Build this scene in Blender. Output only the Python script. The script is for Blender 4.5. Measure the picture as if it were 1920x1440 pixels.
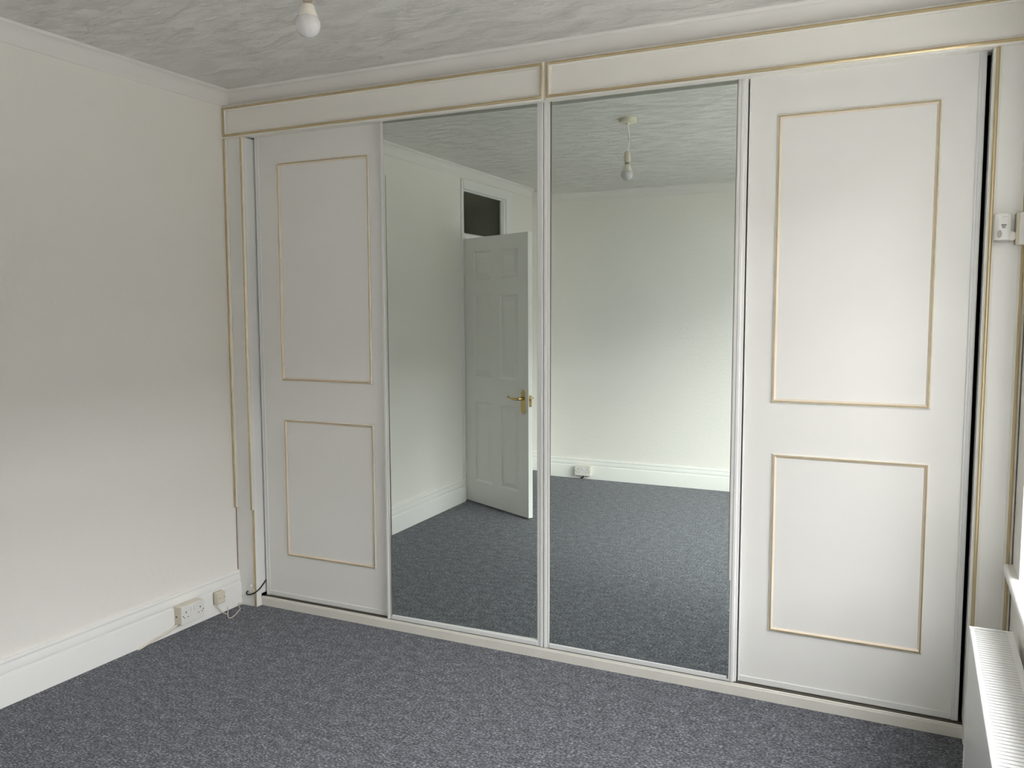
import bpy, math
from mathutils import Vector, Matrix

for o in list(bpy.data.objects):
    bpy.data.objects.remove(o)
sc = bpy.context.scene
COL = sc.collection

# ------------------------------------------------------------------ camera
CAM = Vector((3.0395, -3.137, 1.4676))
YAW, PITCH, ROLL, FPX = 0.448, -0.0867, -0.0027, 1581.46
fw = Vector((-math.sin(YAW)*math.cos(PITCH), math.cos(YAW)*math.cos(PITCH), math.sin(PITCH)))
r0 = Vector((math.cos(YAW), math.sin(YAW), 0)); u0 = r0.cross(fw)
rt = r0*math.cos(ROLL) + u0*math.sin(ROLL); up = -r0*math.sin(ROLL) + u0*math.cos(ROLL)
cd = bpy.data.cameras.new('camera'); cam = bpy.data.objects.new('camera', cd); COL.objects.link(cam)
cd.sensor_fit = 'HORIZONTAL'; cd.sensor_width = 36.0; cd.lens = FPX/1920*36; cd.clip_start = 0.02
M = Matrix((rt, up, -fw)).transposed().to_4x4(); M.translation = CAM
cam.matrix_world = M
sc.camera = cam

# ------------------------------------------------------------------ light
W = bpy.data.worlds.new('sky'); sc.world = W; W.use_nodes = True
nt = W.node_tree; nt.nodes.clear()
wo = nt.nodes.new('ShaderNodeOutputWorld'); bg = nt.nodes.new('ShaderNodeBackground')
tc = nt.nodes.new('ShaderNodeTexCoord'); sx = nt.nodes.new('ShaderNodeSeparateXYZ')
mr = nt.nodes.new('ShaderNodeMapRange'); mr.inputs[1].default_value = 0; mr.inputs[2].default_value = 1
mr.inputs[3].default_value = 0.92; mr.inputs[4].default_value = 1.1        # overcast sky: brighter overhead
nt.links.new(tc.outputs['Generated'], sx.inputs[0]); nt.links.new(sx.outputs['Z'], mr.inputs[0])
nt.links.new(mr.outputs[0], bg.inputs['Strength'])
bg.inputs['Color'].default_value = (0.985, 0.965, 0.985, 1)
nt.links.new(bg.outputs[0], wo.inputs[0])
SKY = 1.0
mr.inputs[3].default_value *= SKY; mr.inputs[4].default_value *= SKY

WIN_Y0, WIN_Y1, WIN_Z0, WIN_Z1 = -2.85, -0.20, 0.64, 2.20
pl = bpy.data.lights.new('window_portal', 'AREA'); pl.shape = 'RECTANGLE'
pl.size = WIN_Y1-WIN_Y0; pl.size_y = WIN_Z1-WIN_Z0; pl.cycles.is_portal = True
po = bpy.data.objects.new('window_portal', pl); COL.objects.link(po)
po.matrix_world = Matrix(((0, 0, 1, 3.60), (1, 0, 0, (WIN_Y0+WIN_Y1)/2), (0, 1, 0, (WIN_Z0+WIN_Z1)/2), (0, 0, 0, 1)))

sl = bpy.data.lights.new('hazy_sun', 'SUN'); sl.energy = 0.62; sl.angle = math.radians(42); sl.color = (1.0, 0.985, 0.95)   # sun behind thin cloud
so_ = bpy.data.objects.new('hazy_sun', sl); COL.objects.link(so_)
so_.rotation_euler = Vector((1.0, 0.86, 0.84)).to_track_quat('Z', 'Y').to_euler()

vs = sc.view_settings
vs.view_transform = 'Standard'; vs.look = 'None'; vs.gamma = 1.0; vs.use_curve_mapping = False
vs.exposure = 3.98
sc.cycles.max_bounces = 16; sc.cycles.diffuse_bounces = 10; sc.cycles.glossy_bounces = 6
sc.cycles.transparent_max_bounces = 12

# ------------------------------------------------------------------ materials
def mat(name, col, rough=0.5, metal=0.0, spec=0.5, bump=None, mottle=None, coat=0.0):
    m = bpy.data.materials.new(name); m.use_nodes = True
    n = m.node_tree.nodes; L = m.node_tree.links; b = n['Principled BSDF']
    b.inputs['Base Color'].default_value = (*col, 1); b.inputs['Roughness'].default_value = rough
    b.inputs['Metallic'].default_value = metal; b.inputs['Specular IOR Level'].default_value = spec
    if coat:
        b.inputs['Coat Weight'].default_value = coat; b.inputs['Coat Roughness'].default_value = 0.25
    g = n.new('ShaderNodeNewGeometry')
    if mottle:                                   # (scale, amount): faint unevenness of the paint itself
        t = n.new('ShaderNodeTexNoise'); t.inputs['Scale'].default_value = mottle[0]; t.inputs['Detail'].default_value = 4
        L.new(g.outputs['Position'], t.inputs['Vector'])
        mx = n.new('ShaderNodeMix'); mx.data_type = 'RGBA'
        a = mottle[1]
        mx.inputs[6].default_value = (*[c*(1-a) for c in col], 1); mx.inputs[7].default_value = (*[min(1, c*(1+a)) for c in col], 1)
        L.new(t.outputs['Fac'], mx.inputs[0]); L.new(mx.outputs[2], b.inputs['Base Color'])
    if bump:                                     # (scale, strength, distance)
        t = n.new('ShaderNodeTexNoise'); t.inputs['Scale'].default_value = bump[0]; t.inputs['Detail'].default_value = 5
        L.new(g.outputs['Position'], t.inputs['Vector'])
        bp = n.new('ShaderNodeBump'); bp.inputs['Strength'].default_value = bump[1]; bp.inputs['Distance'].default_value = bump[2]
        L.new(t.outputs['Fac'], bp.inputs['Height']); L.new(bp.outputs[0], b.inputs['Normal'])
    return m

MT = {}
MT['wall'] = mat('wall_paint', (0.83, 0.81, 0.77), 0.75, bump=(42, 0.13, 0.010), mottle=(2.0, 0.012))
MT['trim'] = mat('gloss_paint', (0.82, 0.82, 0.80), 0.32, bump=(25, 0.08, 0.006))
MT['cove'] = mat('cornice_paint', (0.80, 0.78, 0.755), 0.65, mottle=(6, 0.012))
MT['laminate'] = mat('white_laminate', (0.80, 0.795, 0.77), 0.38, bump=(160, 0.06, 0.002), mottle=(3, 0.012))
MT['fascia'] = mat('fascia_laminate', (0.82, 0.795, 0.755), 0.42, mottle=(2, 0.015))
MT['cream'] = mat('cream_moulding', (0.77, 0.755, 0.70), 0.4)
MT['tan'] = mat('tan_moulding', (0.74, 0.65, 0.54), 0.4)
MT['gold'] = mat('gold_foil', (0.60, 0.485, 0.295), 0.24, metal=0.6)
MT['brown'] = mat('bare_brown_edge', (0.20, 0.13, 0.075), 0.6)
MT['enamel'] = mat('white_enamel', (0.76, 0.765, 0.755), 0.3)
MT['greyenamel'] = mat('grey_enamel', (0.55, 0.57, 0.57), 0.32)
MT['plinth'] = mat('cream_plinth_paint', (0.72, 0.70, 0.64), 0.5, bump=(60, 0.1, 0.004), mottle=(14, 0.07))
MT['track'] = mat('track_metal', (0.22, 0.20, 0.17), 0.4, metal=0.5)
MT['dark'] = mat('dark_gap', (0.03, 0.028, 0.025), 0.8)
MT['inside'] = mat('wardrobe_inside', (0.06, 0.055, 0.05), 0.9)
MT['mirror'] = mat('mirror_silver', (0.75, 0.80, 0.765), 0.0, metal=1.0)
MT['plastic'] = mat('white_plastic', (0.76, 0.75, 0.72), 0.35)
MT['cap'] = mat('white_cap', (0.92, 0.92, 0.90), 0.3)
MT['ivory'] = mat('ivory_plastic', (0.68, 0.63, 0.52), 0.4)
MT['box'] = mat('aged_cream_plastic', (0.66, 0.61, 0.44), 0.4)
MT['greyplastic'] = mat('grey_plastic', (0.42, 0.40, 0.37), 0.4)
MT['slot'] = mat('slot_black', (0.02, 0.017, 0.015), 0.6)
MT['rubber'] = mat('black_cable', (0.012, 0.011, 0.012), 0.45)
MT['cable'] = mat('cream_cable', (0.70, 0.65, 0.56), 0.45)
MT['brass'] = mat('brass', (0.62, 0.47, 0.20), 0.24, metal=1.0)
MT['steel'] = mat('cap_metal', (0.42, 0.36, 0.30), 0.4, metal=0.8)
MT['radiator'] = mat('radiator_enamel', (0.88, 0.885, 0.885), 0.3)
MT['upvc'] = mat('white_upvc', (0.84, 0.85, 0.86), 0.3)
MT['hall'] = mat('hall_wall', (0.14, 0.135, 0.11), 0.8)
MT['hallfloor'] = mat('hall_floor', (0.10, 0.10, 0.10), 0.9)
MT['bulbtop'] = mat('bulb_body', (0.72, 0.68, 0.61), 0.35)
MT['render'] = mat('blocker_render', (0.11, 0.10, 0.09), 0.9)  # dark coat of the light-blocking masses outside
MT['soil'] = mat('outside_ground', (0.35, 0.345, 0.315), 0.95)

def bulb_mat():
    m = mat('frosted_bulb', (0.74, 0.73, 0.735), 0.06)
    b = m.node_tree.nodes['Principled BSDF']
    b.inputs['Transmission Weight'].default_value = 0.25; b.inputs['Subsurface Weight'].default_value = 0.3
    b.inputs['Subsurface Radius'].default_value = (0.02, 0.02, 0.02)
    return m
MT['bulb'] = bulb_mat()

def glass_mat(name, tint, obscure=False):
    m = bpy.data.materials.new(name); m.use_nodes = True
    n = m.node_tree.nodes; L = m.node_tree.links; n.clear()
    out = n.new('ShaderNodeOutputMaterial'); mix = n.new('ShaderNodeMixShader'); gl = n.new('ShaderNodeBsdfGlossy')
    lw = n.new('ShaderNodeLayerWeight'); lw.inputs[0].default_value = 0.5          # reflection grows towards grazing view, same from both faces
    pw = n.new('ShaderNodeMath'); pw.operation = 'POWER'; pw.inputs[1].default_value = 4.0; L.new(lw.outputs['Facing'], pw.inputs[0])
    fr = n.new('ShaderNodeMath'); fr.operation = 'MULTIPLY_ADD'; fr.inputs[1].default_value = 0.5; fr.inputs[2].default_value = 0.03; L.new(pw.outputs[0], fr.inputs[0])
    if obscure:
        tr = n.new('ShaderNodeBsdfRefraction'); tr.inputs['Roughness'].default_value = 0.35; tr.inputs['IOR'].default_value = 1.02
        tr.inputs['Color'].default_value = (*tint, 1)
        gl.inputs['Roughness'].default_value = 0.25
        t = n.new('ShaderNodeTexNoise'); t.inputs['Scale'].default_value = 70; t.inputs['Detail'].default_value = 3
        g = n.new('ShaderNodeNewGeometry'); L.new(g.outputs['Position'], t.inputs['Vector'])
        bp = n.new('ShaderNodeBump'); bp.inputs['Strength'].default_value = 0.5; bp.inputs['Distance'].default_value = 0.01
        L.new(t.outputs['Fac'], bp.inputs['Height']); L.new(bp.outputs[0], tr.inputs['Normal']); L.new(bp.outputs[0], gl.inputs['Normal'])
    else:
        tr = n.new('ShaderNodeBsdfTransparent'); tr.inputs['Color'].default_value = (*tint, 1)
        gl.inputs['Roughness'].default_value = 0.0
    L.new(fr.outputs[0], mix.inputs[0]); L.new(tr.outputs[0], mix.inputs[1]); L.new(gl.outputs[0], mix.inputs[2]); L.new(mix.outputs[0], out.inputs[0])
    return m
MT['glass'] = glass_mat('window_glass', (0.97, 0.985, 0.98))
MT['obscure'] = glass_mat('obscured_glass', (0.55, 0.56, 0.47), True)

def carpet_mat():
    m = bpy.data.materials.new('grey_carpet'); m.use_nodes = True
    n = m.node_tree.nodes; L = m.node_tree.links; b = n['Principled BSDF']
    b.inputs['Roughness'].default_value = 0.95; b.inputs['Specular IOR Level'].default_value = 0.1
    b.inputs['Sheen Weight'].default_value = 0.15; b.inputs['Sheen Roughness'].default_value = 0.5
    g = n.new('ShaderNodeNewGeometry')
    mp = n.new('ShaderNodeMapping'); mp.inputs['Scale'].default_value = (0.62, 1.0, 1.0)
    L.new(g.outputs['Position'], mp.inputs['Vector'])
    def noise(s, d, r=0.6):
        t = n.new('ShaderNodeTexNoise'); t.inputs['Scale'].default_value = s; t.inputs['Detail'].default_value = d
        t.inputs['Roughness'].default_value = r; L.new(mp.outputs[0], t.inputs['Vector']); return t
    a = noise(150, 3, 0.7); c = noise(30, 2); f = noise(380, 2)
    ad = n.new('ShaderNodeMath'); ad.operation = 'MULTIPLY_ADD'; ad.inputs[1].default_value = 0.24; L.new(c.outputs['Fac'], ad.inputs[0]); L.new(a.outputs['Fac'], ad.inputs[2])
    ad2 = n.new('ShaderNodeMath'); ad2.operation = 'MULTIPLY_ADD'; ad2.inputs[1].default_value = 0.35; L.new(f.outputs['Fac'], ad2.inputs[0]); L.new(ad.outputs[0], ad2.inputs[2])
    r = n.new('ShaderNodeValToRGB'); L.new(ad2.outputs[0], r.inputs[0])
    e = r.color_ramp.elements
    e[0].position = 0.63; e[0].color = (0.018, 0.019, 0.023, 1)
    e[1].position = 0.99; e[1].color = (0.36, 0.38, 0.43, 1)
    k = e.new(0.75); k.color = (0.062, 0.065, 0.077, 1)
    k = e.new(0.85); k.color = (0.128, 0.135, 0.158, 1)
    L.new(r.outputs[0], b.inputs['Base Color'])
    bp = n.new('ShaderNodeBump'); bp.inputs['Strength'].default_value = 0.6; bp.inputs['Distance'].default_value = 0.006
    L.new(ad2.outputs[0], bp.inputs['Height']); L.new(bp.outputs[0], b.inputs['Normal'])
    return m
MT['carpet'] = carpet_mat()

def ceiling_mat():
    m = mat('artex_ceiling', (0.82, 0.805, 0.775), 0.42)
    n = m.node_tree.nodes; L = m.node_tree.links; b = n['Principled BSDF']
    g = n['Geometry']
    mp = n.new('ShaderNodeMapping'); mp.inputs['Scale'].default_value = (1.0, 2.3, 1.0); mp.inputs['Rotation'].default_value = (0, 0, 0.5)
    L.new(g.outputs['Position'], mp.inputs['Vector'])
    t = n.new('ShaderNodeTexNoise'); t.inputs['Scale'].default_value = 19; t.inputs['Detail'].default_value = 7; t.inputs['Roughness'].default_value = 0.68
    t.inputs['Distortion'].default_value = 1.3
    L.new(mp.outputs[0], t.inputs['Vector'])
    r = n.new('ShaderNodeValToRGB'); r.color_ramp.elements[0].position = 0.42; r.color_ramp.elements[1].position = 0.72
    L.new(t.outputs['Fac'], r.inputs[0])
    bp = n.new('ShaderNodeBump'); bp.inputs['Strength'].default_value = 0.75; bp.inputs['Distance'].default_value = 0.013
    t2 = n.new('ShaderNodeTexNoise'); t2.inputs['Scale'].default_value = 8; t2.inputs['Detail'].default_value = 3; L.new(mp.outputs[0], t2.inputs['Vector'])
    r2 = n.new('ShaderNodeValToRGB'); r2.color_ramp.elements[0].position = 0.40; r2.color_ramp.elements[1].position = 0.66
    r2.color_ramp.elements[0].color = (0.22, 0.22, 0.22, 1)
    L.new(t2.outputs['Fac'], r2.inputs[0])
    mu = n.new('ShaderNodeMath'); mu.operation = 'MULTIPLY'; L.new(r.outputs[0], mu.inputs[0]); L.new(r2.outputs[0], mu.inputs[1])
    L.new(mu.outputs[0], bp.inputs['Height']); L.new(bp.outputs[0], b.inputs['Normal'])
    return m
MT['ceiling'] = ceiling_mat()

# ------------------------------------------------------------------ mesh helpers
class MB:
    def __init__(s): s.v = []; s.f = []; s.m = []
    def face(s, idx, m=0): s.f.append(tuple(idx)); s.m.append(m)
    def box(s, x0, x1, y0, y1, z0, z1, m=0):
        k = len(s.v)
        s.v += [(x, y, z) for z in (z0, z1) for y in (y0, y1) for x in (x0, x1)]
        for q in ((0, 2, 3, 1), (4, 5, 7, 6), (0, 1, 5, 4), (2, 6, 7, 3), (0, 4, 6, 2), (1, 3, 7, 5)):
            s.face([k+i for i in q], m)
        return s
    def prism(s, prof, fn, t0, t1, mats=None):
        """closed 2-D profile swept from t0 to t1; fn(a, b, t) -> point"""
        k = len(s.v); n = len(prof)
        s.v += [fn(a, b, t0) for a, b in prof] + [fn(a, b, t1) for a, b in prof]
        for i in range(n):
            j = (i+1) % n
            s.face((k+i, k+j, k+n+j, k+n+i), mats[i] if mats else 0)
        s.face([k+i for i in range(n)][::-1]); s.face([k+n+i for i in range(n)])
        return s
    def frame(s, x0, x1, z0, z1, prof, y, mats):
        """open profile (inset u, height h) mitred round a rectangle that faces -y"""
        k = len(s.v); n = len(prof)
        for u, h in prof:
            s.v += [(x0+u, y-h, z0+u), (x1-u, y-h, z0+u), (x1-u, y-h, z1-u), (x0+u, y-h, z1-u)]
        for i in range(n-1):
            for c in range(4):
                d = (c+1) % 4
                s.face((k+4*i+c, k+4*i+d, k+4*i+4+d, k+4*i+4+c), mats[i])
        return s
    def lathe(s, prof, cx, cy, n=32, mats=None, cap=True):
        k = len(s.v); m = len(prof)
        for r, z in prof:
            for i in range(n):
                a = 2*math.pi*i/n; s.v.append((cx+r*math.cos(a), cy+r*math.sin(a), z))
        for j in range(m-1):
            for i in range(n):
                p = (i+1) % n
                s.face((k+j*n+i, k+j*n+p, k+(j+1)*n+p, k+(j+1)*n+i), mats[j] if mats else 0)
        if cap:
            s.face([k+i for i in range(n)][::-1]); s.face([k+(m-1)*n+i for i in range(n)])
        return s
    def tube(s, pts, rad, n=10, flat=1.0):
        """round bar along a smoothed path; rad may be a list"""
        P = [Vector(p) for p in pts]
        if len(P) > 2:
            Q = []; R = []
            rr = rad if isinstance(rad, (list, tuple)) else [rad]*len(P)
            for i in range(len(P)-1):
                a = P[max(i-1, 0)]; b = P[i]; c = P[i+1]; d = P[min(i+2, len(P)-1)]
                for q in range(6):
                    t = q/6
                    Q.append(0.5*((2*b)+(c-a)*t+(2*a-5*b+4*c-d)*t*t+(3*b-a-3*c+d)*t**3)); R.append(rr[i]*(1-t)+rr[i+1]*t)
            Q.append(P[-1]); R.append(rr[-1])
        else:
            Q = P; R = rad if isinstance(rad, (list, tuple)) else [rad]*2
        k = len(s.v); ref = Vector((0, 0, 1))
        for i, p in enumerate(Q):
            t = (Q[min(i+1, len(Q)-1)]-Q[max(i-1, 0)]).normalized()
            a = t.cross(ref)
            if a.length < 0.05: a = t.cross(Vector((0, 1, 0)))
            a.normalize(); b = t.cross(a)
            for j in range(n):
                w = 2*math.pi*j/n
                s.v.append(tuple(p + a*R[i]*math.cos(w)*flat + b*R[i]*math.sin(w)))
        for i in range(len(Q)-1):
            for j in range(n):
                l = (j+1) % n
                s.face((k+i*n+j, k+i*n+l, k+(i+1)*n+l, k+(i+1)*n+j))
        s.face([k+j for j in range(n)][::-1]); s.face([k+(len(Q)-1)*n+j for j in range(n)])
        return s
    def ball(s, c, rx, ry, rz, n=20, m=12):
        k = len(s.v)
        for j in range(m+1):
            p = math.pi*j/m
            for i in range(n):
                a = 2*math.pi*i/n
                s.v.append((c[0]+rx*math.sin(p)*math.cos(a), c[1]+ry*math.sin(p)*math.sin(a), c[2]-rz*math.cos(p)))
        for j in range(m):
            for i in range(n):
                q = (i+1) % n
                s.face((k+j*n+i, k+j*n+q, k+(j+1)*n+q, k+(j+1)*n+i))
        return s
    def disc(s, c, r, axis, depth, n=18, rz=None):
        """short cylinder from c along axis ('x','y' with sign by depth)"""
        k = len(s.v); rz = rz or r
        for t in (0, 1):
            for i in range(n):
                a = 2*math.pi*i/n; u, w = r*math.cos(a), rz*math.sin(a)
                s.v.append((c[0]+depth*t, c[1]+u, c[2]+w) if axis == 'x' else (c[0]+u, c[1]+depth*t, c[2]+w))
        for i in range(n):
            j = (i+1) % n; s.face((k+i, k+j, k+n+j, k+n+i))
        s.face([k+i for i in range(n)]); s.face([k+n+i for i in range(n)][::-1])
        return s

ORG = {}
def obj(name, mb, mats, parent=None, origin=None, bevel=0.0, smooth=False, local=False):
    """links one mesh object; points are in room coordinates unless local"""
    if origin is None: origin = ORG[parent.name] if parent else (0, 0, 0)
    me = bpy.data.meshes.new(name)
    v = mb.v if local else [(p[0]-origin[0], p[1]-origin[1], p[2]-origin[2]) for p in mb.v]
    me.from_pydata(v, [], mb.f)
    if isinstance(mats, str): mats = [mats]
    for k in mats: me.materials.append(MT[k])
    me.polygons.foreach_set('material_index', mb.m)
    if smooth: me.polygons.foreach_set('use_smooth', [True]*len(mb.f))
    import bmesh
    b = bmesh.new(); b.from_mesh(me); bmesh.ops.recalc_face_normals(b, faces=b.faces); b.to_mesh(me); b.free()
    me.update()
    if smooth: me.set_sharp_from_angle(angle=math.radians(40))
    o = bpy.data.objects.new(name, me); COL.objects.link(o)
    if parent:
        o.parent = parent; ORG[o.name] = origin
    else:
        o.location = origin; ORG[o.name] = origin
    if bevel:
        bv = o.modifiers.new('edge', 'BEVEL'); bv.width = bevel; bv.segments = 2; bv.limit_method = 'ANGLE'; bv.angle_limit = math.radians(50)
    return o
def thing(name, label, cat, loc, group=None):
    o = bpy.data.objects.new(name, None); COL.objects.link(o); o.location = loc; o.empty_display_size = 0.1
    o['label'] = label; o['category'] = cat; o['kind'] = 'thing'
    if group: o['group'] = group
    ORG[o.name] = tuple(loc); return o
def tag(o, label, cat, group=None):
    o['label'] = label; o['category'] = cat; o['kind'] = 'thing'
    if group: o['group'] = group
    return o
def struct(o, label=None):
    o['kind'] = 'structure'
    if label: o['label'] = label
    return o

# ------------------------------------------------------------------ room shell
XW, YB, ZC = 3.345, -3.7665, 2.52          # right wall, back wall, ceiling
YI = 0.72                                   # back of the wardrobe recess
mb = MB().box(-0.02, XW+0.02, YB-0.02, YI, -0.1, 0)
struct(obj('floor', mb, 'carpet'), 'grey flecked carpet covering the whole floor')
struct(obj('ceiling', MB().box(-0.12, XW+0.3, YB-0.12, YI+0.1, ZC, ZC+0.1), 'ceiling'), 'white brushed plaster ceiling')
DY0, DY1, DZ1 = -3.20, -2.43, 2.40          # doorway in the left wall
mb = MB().box(-0.12, 0, DY1, YI+0.1, -0.1, ZC).box(-0.12, 0, YB-0.12, DY0, -0.1, ZC).box(-0.12, 0, DY0, DY1, DZ1, ZC)
struct(obj('wall_left', mb, 'wall'), 'plain warm white painted wall left of the wardrobe')
struct(obj('wall_back', MB().box(0, XW, YB-0.12, YB, -0.1, ZC), 'wall'), 'plain white wall seen in the mirrors')
mb = MB().box(XW, XW+0.27, WIN_Y1, YI+0.1, -0.1, ZC).box(XW, XW+0.27, YB-0.12, WIN_Y0, -0.1, ZC)
mb.box(XW, XW+0.27, WIN_Y0, WIN_Y1, -0.1, WIN_Z0-0.03).box(XW, XW+0.27, WIN_Y0, WIN_Y1, WIN_Z1, ZC)
struct(obj('wall_right', mb, 'wall'), 'white wall with the window above the radiator')
mb = MB().box(0, XW, 0.032, 0.12, 2.30, ZC)
struct(obj('wall_front', mb, 'wall'), 'strip of white wall above the wardrobe fascia')
struct(obj('wall_recess', MB().box(0, XW, YI-0.02, YI+0.08, -0.1, ZC), 'inside'))

# coved cornice: distance from wall, height
cv = [(0, 2.446), (0.005, 2.446), (0.007, 2.452)]
for i in range(7):
    a = math.pi/2*i/6
    cv.append((0.008+0.034*(1-math.cos(a)), 2.456+0.052*math.sin(a)))
cv += [(0.044, 2.511), (0.044, ZC+0.002), (0, ZC+0.002)]
def run(name, prof, fn, t0, t1, m, label): return struct(obj(name, MB().prism(prof, fn, t0, t1), m, smooth=True), label)
run('trim_1', cv, lambda a, b, t: (a, t, b), YB, 0.032, 'cove', 'coved cornice along the left wall')
run('trim_2', cv, lambda a, b, t: (t, 0.032-a, b), 0, XW, 'cove', 'coved cornice above the wardrobe fascia')
run('trim_3', cv, lambda a, b, t: (t, YB+a, b), 0, XW, 'cove', 'coved cornice along the back wall')
run('trim_4', cv, lambda a, b, t: (XW-a, t, b), YB, 0.032, 'cove', 'coved cornice over the window')
# moulded skirting
bb = [(0, 0), (0.021, 0), (0.021, 0.108), (0.019, 0.114), (0.012, 0.118), (0.012, 0.123), (0.0155, 0.126), (0.0155, 0.134), (0.013, 0.145),
      (0.0105, 0.154), (0.0095, 0.157), (0.0095, 0.160), (0.0115, 0.162), (0.0115, 0.170), (0.008, 0.175), (0, 0.176)]
run('baseboard_left', bb, lambda a, b, t: (a, t, b), DY1+0.036, 0.0, 'trim', 'white moulded skirting board along the left wall')
run('baseboard_back', bb, lambda a, b, t: (t, YB+a, b), 0, XW, 'trim', 'white moulded skirting board along the back wall')
run('baseboard_right', bb, lambda a, b, t: (XW-a, t, b), YB+0.02, 0.0, 'trim', 'white skirting board behind the radiator')

# window in the right wall
w1 = bpy.data.objects.new('window_1', None); COL.objects.link(w1); w1.location = (XW+0.15, (WIN_Y0+WIN_Y1)/2, WIN_Z0)
struct(w1, 'white framed window above the radiator'); ORG[w1.name] = tuple(w1.location)
fx0, fx1 = XW+0.17, XW+0.24
mb = MB()
mb.box(fx0, fx1, WIN_Y0, WIN_Y0+0.07, WIN_Z0, WIN_Z1).box(fx0, fx1, WIN_Y1-0.07, WIN_Y1, WIN_Z0, WIN_Z1)
mb.box(fx0, fx1, WIN_Y0+0.07, WIN_Y1-0.07, WIN_Z0, WIN_Z0+0.07).box(fx0, fx1, WIN_Y0+0.07, WIN_Y1-0.07, WIN_Z1-0.07, WIN_Z1)
ym = (WIN_Y0+WIN_Y1)/2
m1, m2 = WIN_Y0+(WIN_Y1-WIN_Y0)/3, WIN_Y1-(WIN_Y1-WIN_Y0)/3
for q in (m1, m2): mb.box(fx0, fx1, q-0.04, q+0.04, WIN_Z0+0.07, WIN_Z1-0.07)
obj('window_frame', mb, 'upvc', w1, bevel=0.004)
ztr = 1.78
for a, b in ((WIN_Y0+0.07, m1-0.04), (m1+0.04, m2-0.04), (m2+0.04, WIN_Y1-0.07)):
    obj('glazing_bar', MB().box(fx0+0.008, fx1-0.008, a, b, ztr-0.03, ztr+0.03), 'upvc', w1, bevel=0.003)
    for c, d in ((WIN_Z0+0.07, ztr-0.03), (ztr+0.03, WIN_Z1-0.07)):
        obj('window_pane', MB().box(fx0+0.032, fx0+0.036, a, b, c, d), 'glass', w1)
sill = [(3.330, 0.615), (3.3215, 0.617), (3.3165, 0.622), (3.3155, 0.629), (3.3165, 0.636), (3.3215, 0.6415), (3.330, 0.643), (fx0, 0.643), (fx0, 0.615)]
obj('window_sill', MB().prism(sill, lambda a, b, t: (a, t, b), WIN_Y0-0.09, -0.022), 'trim', w1, smooth=True)
# unseen outdoors: ground, plus building masses added to shade the window light
struct(obj('ground', MB().box(3.7, 60, -40, 40, -3.2, -3.0), 'soil'))
mb = MB().box(19, 28, -45, 7, -3, 4.0)  # unseen block opposite, sized to hold back low sky light
mb.prism([(19-0.4, 4.0), (23.5, 7.6), (28.4, 4.0)], lambda a, b, t: (a, t, b), -45, 7)
mb.box(XW+0.28, 8.6, -9.5, -5.2, -3, 4.4)                        # unseen wing, added to cut the light on the right sliding door
mb.prism([(-9.7, 4.4), (-7.35, 6.6), (-5.0, 4.4)], lambda a, b, t: (t, a, b), XW+0.28, 8.8)
struct(obj('unseen_light_blockers', mb, 'render'))

# ------------------------------------------------------------------ doorway with its open door (seen in the mirrors)
d1 = bpy.data.objects.new('door_1', None); COL.objects.link(d1); d1.location = (0, DY1, 0); ORG[d1.name] = (0, DY1, 0)
struct(d1, 'white six panel door standing open under a dark fanlight')
mb = MB().box(0, 0.012, DY1, DY1+0.034, 0, 2.437).box(0, 0.012, DY0-0.10, DY0, 0, 2.437).box(0, 0.012, DY0, DY1, 2.367, 2.437)
obj('architrave', mb, 'trim', d1, bevel=0.003)
mb = MB().box(-0.12, 0, DY1-0.004, DY1, 0, 2.40).box(-0.12, 0, DY0, DY0+0.035, 0, 2.40).box(-0.12, 0, DY0+0.035, DY1-0.004, 2.366, 2.40)
obj('door_lining', mb, 'trim', d1, bevel=0.002)
obj('transom', MB().box(-0.11, 0.002, DY0+0.035, DY1-0.004, 1.996, 2.034), 'trim', d1, bevel=0.003)
mb = MB()
ya, yb, za, zb = DY0+0.035, DY1-0.004, 2.034, 2.366
mb.box(-0.03, -0.014, ya, yb, za, za+0.008).box(-0.03, -0.014, ya, yb, zb-0.010, zb).box(-0.03, -0.014, ya, ya+0.012, za+0.008, zb-0.010).box(-0.03, -0.014, yb-0.006, yb, za+0.008, zb-0.010)
obj('glazing_bead', mb, 'trim', d1)
obj('fanlight_pane', MB().box(-0.036, -0.031, ya, yb, za, zb), 'obscure', d1)

ang = math.atan2(-2.0592+2.4261, 0.6786)
LW, LH, LT = 0.766, 1.980, 0.036
mb = MB(); mb.box(0, LW, -LT, -0.012, 0, LH)
cols = [(0.12, 0.333), (0.447, 0.658)]; rows = [(0.165, 0.770), (0.957, 1.560), (1.672, 1.880)]
xs = [0, 0.12, 0.333, 0.447, 0.658, LW]; zs = [0, 0.165, 0.770, 0.957, 1.560, 1.672, 1.880, LH]
for i in range(5):
    for j in range(7):
        if i in (1, 3) and j in (1, 3, 5): continue
        x0, x1, z0, z1 = xs[i], xs[i+1], zs[j], zs[j+1]; k = len(mb.v)
        mb.v += [(x0, 0, z0), (x1, 0, z0), (x1, 0, z1), (x0, 0, z1)]; mb.face((k, k+1, k+2, k+3))
for x0, x1, z0, z1 in ((0, LW, 0, 0), (0, LW, LH, LH)):
    k = len(mb.v); mb.v += [(x0, -0.012, z0), (x1, -0.012, z0), (x1, 0, z0), (x0, 0, z0)]; mb.face((k, k+1, k+2, k+3))
for x in (0, LW):
    k = len(mb.v); mb.v += [(x, -0.012, 0), (x, -0.012, LH), (x, 0, LH), (x, 0, 0)]; mb.face((k, k+1, k+2, k+3))
leaf = obj('door_leaf', mb, 'trim', d1, local=True)
leaf.location = (0.014, 0.004, 0.012); leaf.rotation_euler = (0, 0, ang); ORG[leaf.name] = (0, 0, 0)
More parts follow.
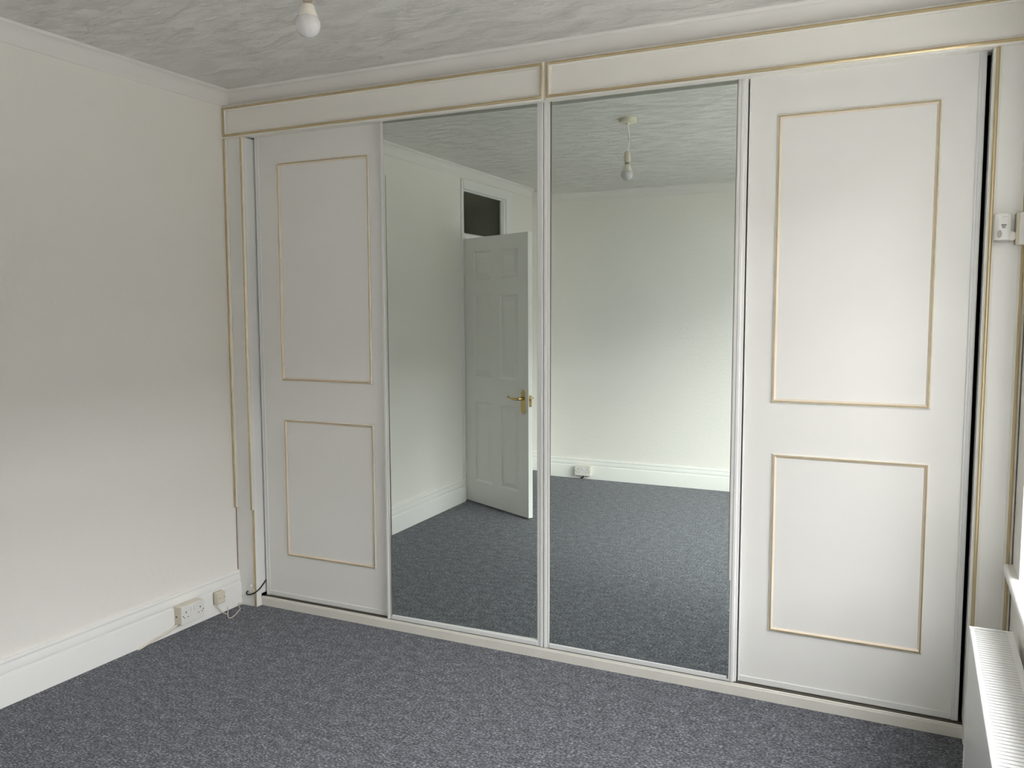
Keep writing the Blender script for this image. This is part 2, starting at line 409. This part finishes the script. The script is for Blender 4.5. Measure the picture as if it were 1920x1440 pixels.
for a, b in cols:
    for c, d in rows:
        mb = MB(); prof = [(0, 0), (0.004, -0.002), (0.011, -0.0095), (0.015, -0.0105), (0.046, -0.002), (0.048, -0.0015)]
        k = len(mb.v)
        for u, h in prof:
            mb.v += [(a+u, h, c+u), (b-u, h, c+u), (b-u, h, d-u), (a+u, h, d-u)]
        for i in range(len(prof)-1):
            for q in range(4):
                e = (q+1) % 4; mb.face((4*i+q, 4*i+e, 4*i+4+e, 4*i+4+q))
        mb.face([4*(len(prof)-1)+q for q in range(4)])
        mb.box(a+0.002, b-0.002, -0.0118, -0.0112, c+0.002, d-0.002)
        obj('door_panel', mb, 'trim', leaf, local=True)
def plate(y0, y1):
    pr = []
    cx, z0, z1, r = 0.711, 0.727, 0.899, 0.0225
    for i in range(13):
        a = math.pi*i/12; pr.append((cx+r*math.cos(a)*(1-0.25*math.sin(a)), z1-r+r*1.0*math.sin(a)))
    for i in range(13):
        a = math.pi+math.pi*i/12; pr.append((cx+r*math.cos(a)*(1+0.25*math.sin(a)), z0+r+r*math.sin(a)))
    return MB().prism(pr, lambda a, b, t: (a, t, b), y0, y1)
for s, nm in ((1, 'front'), (-1, 'rear')):
    y = 0 if s > 0 else -LT
    p = obj('handle_plate', plate(*(sorted((y, y+s*0.005)))), 'brass', leaf, local=True, bevel=0.0015)
    p['label'] = 'polished brass handle plate'
    mb = MB().tube([(0.711, y+s*0.004, 0.836), (0.711, y+s*0.030, 0.836), (0.708, y+s*0.044, 0.836), (0.694, y+s*0.050, 0.835), (0.672, y+s*0.051, 0.832),
                    (0.650, y+s*0.051, 0.835), (0.628, y+s*0.051, 0.836), (0.612, y+s*0.052, 0.841), (0.602, y+s*0.054, 0.846)],
                   [0.011, 0.010, 0.010, 0.0095, 0.009, 0.0075, 0.0048, 0.007, 0.0085], n=12)
    obj('lever_handle', mb, 'brass', leaf, local=True, smooth=True)['label'] = 'scrolled brass lever handle'
    mb = MB()
    for zz in (0.748, 0.876):
        for xx in (0.700, 0.721): mb.disc((xx, y+s*0.005, zz), 0.0028, 'y', s*0.0012, 10)
    obj('screw', mb, 'steel', leaf, local=True)
mb = MB().box(LW, LW+0.0015, -0.029, -0.007, 0.782, 0.862); mb.box(LW+0.0015, LW+0.011, -0.024, -0.012, 0.822, 0.840)
obj('latch', mb, 'brass', leaf, local=True)['label'] = 'brass latch plate'
for zz in (0.20, 1.72):
    mb = MB().lathe([(0.006, zz), (0.006, zz+0.10)], -0.005, 0.003, 12); mb.box(-0.0015, 0.0, -0.03, 0.003, zz, zz+0.1)
    obj('hinge', mb, 'enamel', leaf, local=True, smooth=True)
# dim hall beyond
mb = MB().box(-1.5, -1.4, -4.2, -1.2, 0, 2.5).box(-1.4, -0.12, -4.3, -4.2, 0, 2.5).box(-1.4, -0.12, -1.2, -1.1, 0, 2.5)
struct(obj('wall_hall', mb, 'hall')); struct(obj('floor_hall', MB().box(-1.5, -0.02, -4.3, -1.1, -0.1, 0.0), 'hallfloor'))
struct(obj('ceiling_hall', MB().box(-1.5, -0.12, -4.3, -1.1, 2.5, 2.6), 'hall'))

# ------------------------------------------------------------------ fitted wardrobe
WOOD = [(0.0, 0.0), (0.0002, 0.005), (0.002, 0.0055), (0.0072, 0.0105), (0.0095, 0.0138), (0.013, 0.0150), (0.0165, 0.0138), (0.0188, 0.0105), (0.024, 0.0055), (0.0258, 0.005), (0.026, 0.0)]
WOODM = [0, 0, 0, 1, 1, 1, 1, 0, 0, 0]
XL, XR = 0.119, 3.2245                      # clear opening between the side panels
FZ0, FZ1, XM = 2.2915, 2.4435, 1.683
surround = thing('wardrobe_frame', 'white fitted wardrobe surround with gold striped fascia, side panels and low cream plinth', 'wardrobe', (1.67, 0.03, 0))
for x0, x1 in ((0.0, XM), (XM, XW)):
    p = obj('fascia_panel', MB().box(x0, x1, -0.006, 0.014, FZ0, FZ1), 'fascia', surround)
    obj('gold_moulding', MB().frame(x0, x1, FZ0, FZ1, WOOD, -0.006, WOODM), ['cream', 'gold'], p, smooth=True)
def strip(x0, z0, z1, y, w=0.026, half=False):
    pr = [(x0+u*w/0.026, y-h) for u, h in WOOD]
    return MB().prism(pr, lambda a, b, t: (a, b, t), z0, z1, WOODM+[0])
p = obj('side_panel', MB().box(0.0, XL, 0.0, 0.018, 0, FZ0), 'laminate', surround)
obj('gold_moulding', strip(-0.006, 0.497, FZ0-0.001, 0), ['cream', 'gold'], p, smooth=True)
obj('gold_moulding', strip(XL-0.020, 0.492, FZ0-0.001, 0, 0.024), ['cream', 'gold'], p, smooth=True)
obj('edge_strip', MB().box(XL-0.009, XL-0.001, -0.006, 0, 0, 0.492), 'gold', p)['label'] = 'tarnished gold strip without its cover'
obj('gap_line', MB().box(0.0, 0.0045, -0.0015, 0, 0.178, 0.497), 'brown', p)['label'] = 'bare brown edge where the moulding is missing'
for px, pz in ((0.0875, 0.1035), (0.0405, 0.0535)):
    mb = MB().disc((px, 0, pz), 0.0070, 'y', -0.0055, 20); mb.disc((px, -0.0055, pz), 0.0045, 'y', -0.0020, 20)
    obj('screw_cap', mb, 'cap', p, bevel=0.0008)['label'] = 'round white screw cap'
p = obj('side_panel', MB().box(XR, XW-0.003, 0.0, 0.018, 0, FZ0), 'laminate', surround)
obj('gold_moulding', strip(XR, 0.0, FZ0-0.001, 0), ['cream', 'gold'], p, smooth=True)
obj('gold_moulding', strip(XW-0.003-0.024, 0.0, FZ0-0.001, 0, 0.024), ['cream', 'gold'], p, smooth=True)
YP, YM, YD, ZP = 0.0335, 0.0406, 0.067, 0.046
mb = MB().box(XL-0.018, XL, 0.018, YP, 0, FZ0).box(XL-0.018, XL, YP, 0.115, 0.060, FZ0)
obj('jamb_liner', mb, 'enamel', surround)
mb = MB().box(XR, XR+0.018, 0.018, YP, 0, FZ0).box(XR, XR+0.018, YP, 0.115, 0.050, FZ0)
obj('jamb_liner', mb, 'enamel', surround)
mb = MB().box(XL, XR, YP, 0.118, 0, ZP-0.010)
mb.prism([(YP, ZP-0.010), (YP+0.002, ZP-0.006), (YP+0.002, ZP-0.003), (YP+0.004, ZP), (0.0405, ZP), (0.0405, ZP-0.010)], lambda a, b, t: (t, a, b), XL, XR)
obj('plinth', mb, 'plinth', surround)
mb = MB().box(XL, XR, 0.0405, 0.108, ZP-0.0102, ZP-0.0085)
for y0, y1 in ((0.0535, 0.0555), (0.064, 0.066), (0.0955, 0.097), (0.108, 0.118)): mb.box(XL, XR, y0, y1, ZP-0.010, ZP-0.001)
obj('bottom_track', mb, 'track', surround)['label'] = 'dark twin channel bottom track'
obj('top_track', MB().box(0, XW, 0.014, 0.032, FZ0+0.02, FZ1).box(XL, XR, 0.064, 0.068, FZ0+0.013, FZ1).box(0, XW, 0.032, 0.12, 2.293+0.045, 2.36), 'track', surround)

# ---- plain doors, on the rear channel
DPROF = [(0, 0), (0, 0.003), (0.0045, 0.0062), (0.0055, 0.0072), (0.0085, 0.0072), (0.0095, 0.0062), (0.0145, 0.002), (0.016, 0)]
DMAT = [0, 0, 1, 1, 1, 2, 2]
def plain_door(label, x0, x1, up_r, lo_r, sl, sr):
    t = thing('sliding_door', label, 'wardrobe door', ((x0+x1)/2, YD+0.012, ZP-0.006), 'plain white sliding doors')
    z0, z1 = ZP+0.001, 2.325
    kk = 0.9950                                   # measured on a plane 16 mm further back
    up_r, lo_r = [(CAM.x+(r[0]-CAM.x)*kk, CAM.x+(r[1]-CAM.x)*kk, CAM.z+(r[2]-CAM.z)*kk, CAM.z+(r[3]-CAM.z)*kk) for r in (up_r, lo_r)]
    obj('door_panel', MB().box(x0+sl-0.001, x1-sr+0.001, YD, YD+0.016, z0+0.022, z1), 'laminate', t)
    for a, w in ((x0, sl), (x1-sr, sr)):
        mb = MB().prism([(a, YD+0.026), (a, YD-0.003), (a+0.0025, YD-0.0055), (a+w*0.35, YD-0.0055), (a+w*0.42, YD-0.003), (a+w*0.85, YD-0.003), (a+w, YD-0.001), (a+w, YD+0.026)],
                        lambda p, q, s: (p, q, s), z0, z1)
        obj('stile', mb, 'enamel', t)
    obj('rail', MB().box(x0+sl, x1-sr, YD-0.003, YD+0.02, z0, z0+0.024), 'enamel', t, bevel=0.002)
    obj('rail', MB().box(x0+sl, x1-sr, YD-0.002, YD+0.02, z1-0.024, z1), 'enamel', t, bevel=0.002)
    for r in (up_r, lo_r):
        obj('panel_moulding', MB().frame(*r, DPROF, YD, DMAT), ['cream', 'gold', 'tan'], t, smooth=True)['label'] = 'thin cream and gold moulding outlining a panel'
    return t
plain_door('plain white sliding door with gold outlined panels, between left side panel and mirrors', XL+0.007, 0.905,
           (0.246, 0.779, 1.129, 2.174), (0.2515, 0.783, 0.257, 0.942), 0.024, 0.030)
plain_door('plain white sliding door with gold outlined panels, beside the radiator', 2.4600, 3.2115,
           (2.558, 3.088, 1.125, 2.168), (2.567, 3.092, 0.257, 0.9365), 0.007, 0.022)

# ---- mirrored doors, on the front channel
def mirror_door(label, x0, x1, tilt, lean, wl, wr, lip=0):
    t = thing('mirror_door', label, 'mirror', ((x0+x1)/2, YM+0.01, ZP), 'mirrored sliding doors')
    z0, z1 = ZP+0.0035, 2.325; n0, n1 = YM-0.006, YM+0.019
    for a, w, s in ((x0, wl, 1), (x1-wr, wr, -1)):
        pr = [(0, n1), (0, n0+0.003), (0.10, n0), (0.42, n0), (0.5, n0+0.0025), (0.86, n0+0.0025), (1.0, n0+0.004), (1.0, n1)]
        if lip and s < 0: pr = [(-lip, n1), (-lip, n0+0.011), (0, n0+0.011)] + pr[1:]
        pr = [((a+w*u) if s > 0 else (a+w-w*u), q) for u, q in pr]
        obj('stile', MB().prism(pr, lambda p, q, r: (p, q, r), z0, z1), 'enamel', t)
    pr = [(n1, z0), (n0+0.002, z0), (n0, z0+0.003), (n0, z0+0.0185), (n0+0.002, z0+0.0215), (n1, z0+0.0215)]
    obj('rail', MB().prism(pr, lambda a, b, r: (r, a, b), x0+wl, x1-wr), 'enamel', t)
    obj('rail', MB().box(x0+wl, x1-wr, n0+0.001, n1, z1-0.02, z1), 'enamel', t)
    xc = (x0+x1)/2; zc = 1.1; mb = MB()
    g0, g1 = x0+wl*0.7, x1-wr*0.7
    def yy(x, z): return YM + (x-xc)*math.tan(tilt) + (z-zc)*math.tan(lean)
    k = 0
    for d in (0, 0.004):
        mb.v += [(x, yy(x, z)+d, z) for x, z in ((g0, z0+0.010), (g1, z0+0.010), (g1, z1-0.01), (g0, z1-0.01))]
    mb.face((0, 1, 2, 3)); mb.face((7, 6, 5, 4))
    for a in range(4): mb.face((a, (a+1) % 4, 4+(a+1) % 4, 4+a))
    obj('mirror_glass', mb, 'mirror', t)
    mb = MB()
    for x in (x0+wl, x1-wr-0.0022): mb.box(x, x+0.0022, yy(x, zc)-0.0022, yy(x, zc)+0.004, z0+0.019, z1-0.02)
    obj('gasket', mb, 'track', t)['label'] = 'thin dark strip edging the mirror glass'
    return t
mirror_door('tall mirrored sliding door reflecting the open panelled door', 0.8705, 1.656, 0.0129, -0.0023, 0.027, 0.027)
mirror_door('tall mirrored sliding door reflecting the hanging bulb and far socket', 1.6585, 2.4495, -0.0034, 0.0034, 0.027, 0.026, 0.30)

# ------------------------------------------------------------------ radiator
RX0, RX1, RY0, RY1, RZ0, RZ1 = 3.2135, 3.3295, -1.97, -0.268, 0.05, 0.500
rad = thing('radiator', 'white panel radiator with slatted top grille under the window sill', 'radiator', ((RX0+RX1)/2, (RY0+RY1)/2, 0))
mb = MB().box(RX0+0.001, RX0+0.010, RY0, RY1-0.012, RZ0, RZ1-0.028)
obj('front_panel', mb, 'radiator', rad, bevel=0.003)
obj('rear_panel', MB().box(RX1-0.012, RX1-0.002, RY0, RY1-0.012, RZ0, RZ1-0.028), 'radiator', rad)
mb = MB().prism([(RX0+0.0125, RZ1), (RX0+0.002, RZ1), (RX0, RZ1-0.002), (RX0, RZ1-0.024), (RX0+0.002, RZ1-0.026), (RX0+0.0125, RZ1-0.026)], lambda a, b, t: (a, t, b), RY0, RY1-0.012)
mb.prism([(RX1-0.017, RZ1), (RX1-0.001, RZ1), (RX1, RZ1-0.002), (RX1, RZ1-0.026), (RX1-0.017, RZ1-0.026)], lambda a, b, t: (a, t, b), RY0, RY1-0.012)
obj('grille_rim', mb, 'radiator', rad)
for a, b in ((RY1-0.011, RY1), (RY0-0.011, RY0)):
    obj('end_panel', MB().box(RX0-0.0015, RX1, a, b, RZ0, RZ1+0.0025), 'radiator', rad, bevel=0.002)
obj('heat_fins', MB().box(RX0+0.0135, RX1-0.0135, RY0+0.03, RY1-0.03, RZ0+0.02, RZ1-0.030), 'radiator', rad)
sm = MB().box(RX0+0.0125, RX1-0.017, -0.0060, 0.0060, RZ1-0.010, RZ1-0.0015)
y = RY1-0.024; first = None
while y > RY0+0.008:
    if first is None:
        first = obj('slat', sm, 'radiator', rad, origin=(0, 0, 0)); o = first
        for v in first.data.vertices: v.co.x -= ORG[rad.name][0]
    else:
        o = first.copy(); COL.objects.link(o)
    o.parent = rad; o.location = (0, y-ORG[rad.name][1], 0)
    y -= 0.0178
for yy_ in (-0.55, -1.65):
    obj('wall_bracket', MB().box(RX1-0.004, XW-0.002, yy_-0.02, yy_+0.02, 0.15, 0.42), 'greyenamel', rad)
mb = MB().tube([(3.275, RY1-0.005, 0.085), (3.275, RY1+0.05, 0.085)], 0.011, 14)
mb.lathe([(0.0075, 0), (0.0075, 0.07), (0.013, 0.072), (0.013, 0.10), (0.017, 0.102), (0.017, 0.145), (0.012, 0.150)], 3.275, RY1+0.05, 18)
obj('valve', mb, 'plastic', rad, smooth=True)

# ------------------------------------------------------------------ pendant lamp
LX, LY = 1.560, -1.2953
lamp = thing('pendant_light', 'bare frosted bulb hanging from a short white flex and ceiling rose', 'light', (LX, LY, ZC))
mb = MB().lathe([(0.050, ZC), (0.050, ZC-0.010), (0.047, ZC-0.020), (0.042, ZC-0.023), (0.013, ZC-0.024), (0.010, ZC-0.030), (0.004, ZC-0.031)], LX, LY, 40)
obj('ceiling_rose', mb, 'ivory', lamp, smooth=True)
mb = MB().tube([(LX, LY, ZC-0.028), (LX+0.006, LY+0.002, ZC-0.07), (LX+0.011, LY+0.003, ZC-0.11), (LX+0.008, LY+0.001, ZC-0.15), (LX, LY, ZC-0.182)], 0.0040, 10)
obj('flex', mb, 'cap', lamp, smooth=True)
h = 2.345
mb = MB().lathe([(0.0045, h), (0.010, h-0.002), (0.0165, h-0.011), (0.0175, h-0.026)], LX, LY, 32)
mb.lathe([(0.0195, h-0.0265), (0.0195, h-0.030)], LX, LY, 32); mb.lathe([(0.0175, h-0.0305), (0.0185, h-0.034), (0.0185, h-0.058), (0.0165, h-0.0585)], LX, LY, 32)
obj('lamp_holder', mb, 'ivory', lamp, smooth=True)
b0 = 2.188
mb = MB().lathe([(0.0115, h-0.052), (0.0115, b0+0.088), (0.0135, b0+0.086), (0.0140, b0+0.083)], LX, LY, 28)
bp_ = obj('bulb', MB().lathe([(0.0005, b0), (0.010, b0+0.0018), (0.018, b0+0.006), (0.0255, b0+0.013), (0.0305, b0+0.021), (0.0328, b0+0.030), (0.0328, b0+0.037), (0.031, b0+0.0445), (0.0275, b0+0.052)], LX, LY, 40), 'bulb', lamp, smooth=True)
obj('bulb_cap', mb, 'steel', bp_, smooth=True)['label'] = 'dull metal bayonet cap'
obj('bulb_body', MB().lathe([(0.0276, b0+0.0515), (0.0228, b0+0.061), (0.0195, b0+0.071), (0.0180, b0+0.080), (0.0150, b0+0.084)], LX, LY, 40), 'bulbtop', bp_, smooth=True)['label'] = 'opaque white upper bulb body'

# ------------------------------------------------------------------ sockets and cables
def double_socket(label, loc, face, s=(0.146, 0.086), depth=0.046):
    """face='x' looks along +x, 'y' along +y; local u runs to the viewer's right, w up, d outwards"""
    t = thing('double_socket', label, 'socket', loc, 'white double sockets')
    if face == 'x': P = lambda u, w, d: (loc[0]+d, loc[1]+u, loc[2]+w)
    else: P = lambda u, w, d: (loc[0]-u, loc[1]+d, loc[2]+w)
    W_, H_ = s
    def bx(mb, u0, u1, w0, w1, d0, d1):
        a = P(u0, w0, d0); b = P(u1, w1, d1)
        return mb.box(*sorted((a[0], b[0])), *sorted((a[1], b[1])), *sorted((a[2], b[2])))
    obj('back_box', bx(MB(), -W_/2, W_/2, 0.001, H_-0.001, 0, depth-0.009), 'ivory', t, bevel=0.002)
    obj('front_plate', bx(MB(), -W_/2, W_/2, 0, H_, depth-0.009, depth), 'plastic', t, bevel=0.0025)
    for c in (-0.045, 0.045):
        mb = MB(); bx(mb, c*W_/0.146-0.0022, c*W_/0.146+0.0022, H_*0.60, H_*0.70, depth-0.002, depth+0.0004)
        for d in (-0.011, 0.011): bx(mb, c*W_/0.146+d-0.0034, c*W_/0.146+d+0.0034, H_*0.345, H_*0.385, depth-0.002, depth+0.0004)
        obj('pin_slot', mb, 'slot', t)['label'] = 'dark plug pin slots'
    for c in (-0.009, 0.009):
        obj('rocker_switch', bx(MB(), c-0.0072, c+0.0072, H_*0.60, H_*0.84, depth-0.003, depth+0.0035), 'enamel', t, bevel=0.001)
    for c in (-1, 1):
        q = P(c*W_*0.44, H_*0.47, depth); obj('screw', MB().disc(q, 0.0027, face, 0.0006, 12), 'slot', t)
    return t, P
so, P = double_socket('white double wall socket on the left skirting, cable running from beneath', (0.021, -0.358, 0.043), 'x', (0.137, 0.083), 0.046)
obj('knockout', MB().disc((0.034, -0.358-0.0688, 0.078), 0.0042, 'y', -0.0006, 14), 'slot', so)['label'] = 'open round cable hole in the side'
so, P = double_socket('white double wall socket on the far skirting, reflected below the hanging bulb', (0.378, YB+0.021, 0.033), 'y', (0.147, 0.086), 0.046)
obj('cable_tail', MB().tube([(0.375, YB+0.035, 0.034), (0.372, YB+0.038, 0.015), (0.355, YB+0.040, 0.004)], 0.005, 8), 'rubber', so, smooth=True)

ph = thing('phone_socket', 'small square ivory telephone socket box on the left skirting', 'socket', (0.021, -0.164, 0.060))
obj('back_plate', MB().box(0.021, 0.0235, -0.192, -0.136, 0.058, 0.118), 'greyplastic', ph)
obj('cover', MB().box(0.0235, 0.050, -0.1905, -0.1375, 0.060, 0.117), 'ivory', ph, bevel=0.005)
for yy_ in (-0.1795, -0.1475): obj('screw', MB().disc((0.050, yy_, 0.089), 0.0022, 'x', 0.0006, 12), 'slot', ph)
mb = MB(); mb.box(0.050, 0.0508, -0.171, -0.156, 0.083, 0.0845).box(0.050, 0.0508, -0.171, -0.156, 0.0935, 0.095).box(0.050, 0.0508, -0.171, -0.1695, 0.0845, 0.0935).box(0.050, 0.0508, -0.1575, -0.156, 0.0845, 0.0935)
obj('jack_shutter', mb, 'ivory', ph)

o = obj('phone_cable', MB().tube([(0.036, -0.181, 0.062), (0.036, -0.1785, 0.055), (0.036, -0.1735, 0.040), (0.034, -0.152, 0.015), (0.044, -0.145, 0.004), (0.0545, -0.142, 0.002), (0.066, -0.136, -0.006)], 0.0022, 8)
        .tube([(0.0235, -0.100, 0.020), (0.026, -0.101, 0.010), (0.033, -0.109, 0.004), (0.058, -0.136, 0.0025), (0.082, -0.160, 0.0025), (0.105, -0.179, 0.0025), (0.1145, -0.172, 0.0025), (0.112, -0.152, 0.0025), (0.094, -0.112, 0.0025),
               (0.0735, -0.073, 0.0025), (0.066, -0.060, 0.0025), (0.054, -0.050, 0.003), (0.027, -0.031, 0.004), (0.0245, -0.028, 0.012), (0.026, -0.020, 0.012), (0.027, -0.006, 0.007), (0.030, -0.003, -0.004)], 0.0022, 8), 'cable', origin=(0.06, -0.1, 0), smooth=True)
tag(o, 'thin white phone cable looped on the carpet below the ivory socket', 'cable')
o = obj('power_cable', MB().tube([(0.036, -0.418, 0.044), (0.031, -0.428, 0.036), (0.028, -0.455, 0.026), (0.027, -0.505, 0.019), (0.027, -0.555, 0.014), (0.027, -0.595, 0.007), (0.027, -0.622, 0.001), (0.027, -0.640, -0.006)], [0.0055]*8, 10, 0.9), 'cable', origin=(0.03, -0.5, 0), smooth=True)
tag(o, 'thick cream cable running down the left skirting from the double socket', 'cable')
o = obj('aerial_cable', MB().tube([(0.063, 0.004, 0.0735), (0.062, -0.005, 0.071), (0.0615, -0.009, 0.064), (0.070, -0.010, 0.059), (0.090, -0.0105, 0.063), (0.112, -0.0115, 0.073), (0.122, -0.006, 0.080), (0.1225, 0.018, 0.088), (0.1215, 0.045, 0.104), (0.1215, 0.065, 0.117), (0.1225, 0.085, 0.124)], 0.0036, 10), 'rubber', origin=(0.09, 0, 0.06), smooth=True)
tag(o, 'short black cable curling from the left side panel into the wardrobe', 'cable')

# ------------------------------------------------------------------ alarm sensor and junction box, right side panel
sn = thing('motion_sensor', 'small white motion sensor with three slits on the right side panel', 'sensor', (3.272, -0.02, 1.675))
pr = [(3.2475, 0.0), (3.2465, -0.024), (3.2495, -0.032), (3.258, -0.0375), (3.283, -0.0375), (3.2915, -0.032), (3.294, -0.024), (3.293, 0.0)]
obj('body', MB().prism(pr, lambda a, b, t: (a, b, t), 1.686, 1.770), 'plastic', sn, bevel=0.003)
obj('base', MB().prism([(a*0.96+3.27*0.04, b*0.9) for a, b in pr], lambda a, b, t: (a, b, t), 1.6795, 1.687), 'greyplastic', sn, bevel=0.002)
obj('lens', MB().disc((3.2615, -0.0375, 1.705), 0.0068, 'y', -0.0012, 24, rz=0.0125), 'greyplastic', sn)['label'] = 'grey oval lens'
for i, w in enumerate((0.0075, 0.0062, 0.0045)):
    obj('slit', MB().box(3.2725-w, 3.2725+w, -0.0380, -0.037, 1.7325-i*0.0045, 1.7347-i*0.0045), 'slot', sn)
mb = MB().disc((3.274, -0.0374, 1.7475), 0.0068, 'y', -0.0008, 24); mb.disc((3.274, -0.0380, 1.7475), 0.0018, 'y', -0.0012, 12)
obj('indicator', mb, 'plastic', sn)
obj('top_slot', MB().box(3.268, 3.281, -0.0380, -0.037, 1.7572, 1.7585), 'greyplastic', sn)
mb = MB().ball((3.297, -0.028, 1.6985), 0.0125, 0.0125, 0.0155)
obj('ball_joint', mb, 'plastic', sn, smooth=True)
jb = thing('junction_box', 'aged cream box in the corner beside the motion sensor', 'box', (3.326, -0.03, 1.668))
obj('back_box', MB().box(3.3065, XW-0.001, -0.040, -0.0125, 1.6685, 1.772), 'box', jb, bevel=0.004)
obj('cover', MB().box(3.3135, XW-0.001, -0.049, -0.040, 1.6705, 1.770), 'plastic', jb, bevel=0.003)
obj('wall_plate', MB().box(3.3045, XW-0.004, -0.0125, 0.0, 1.672, 1.767), 'greyplastic', jb)
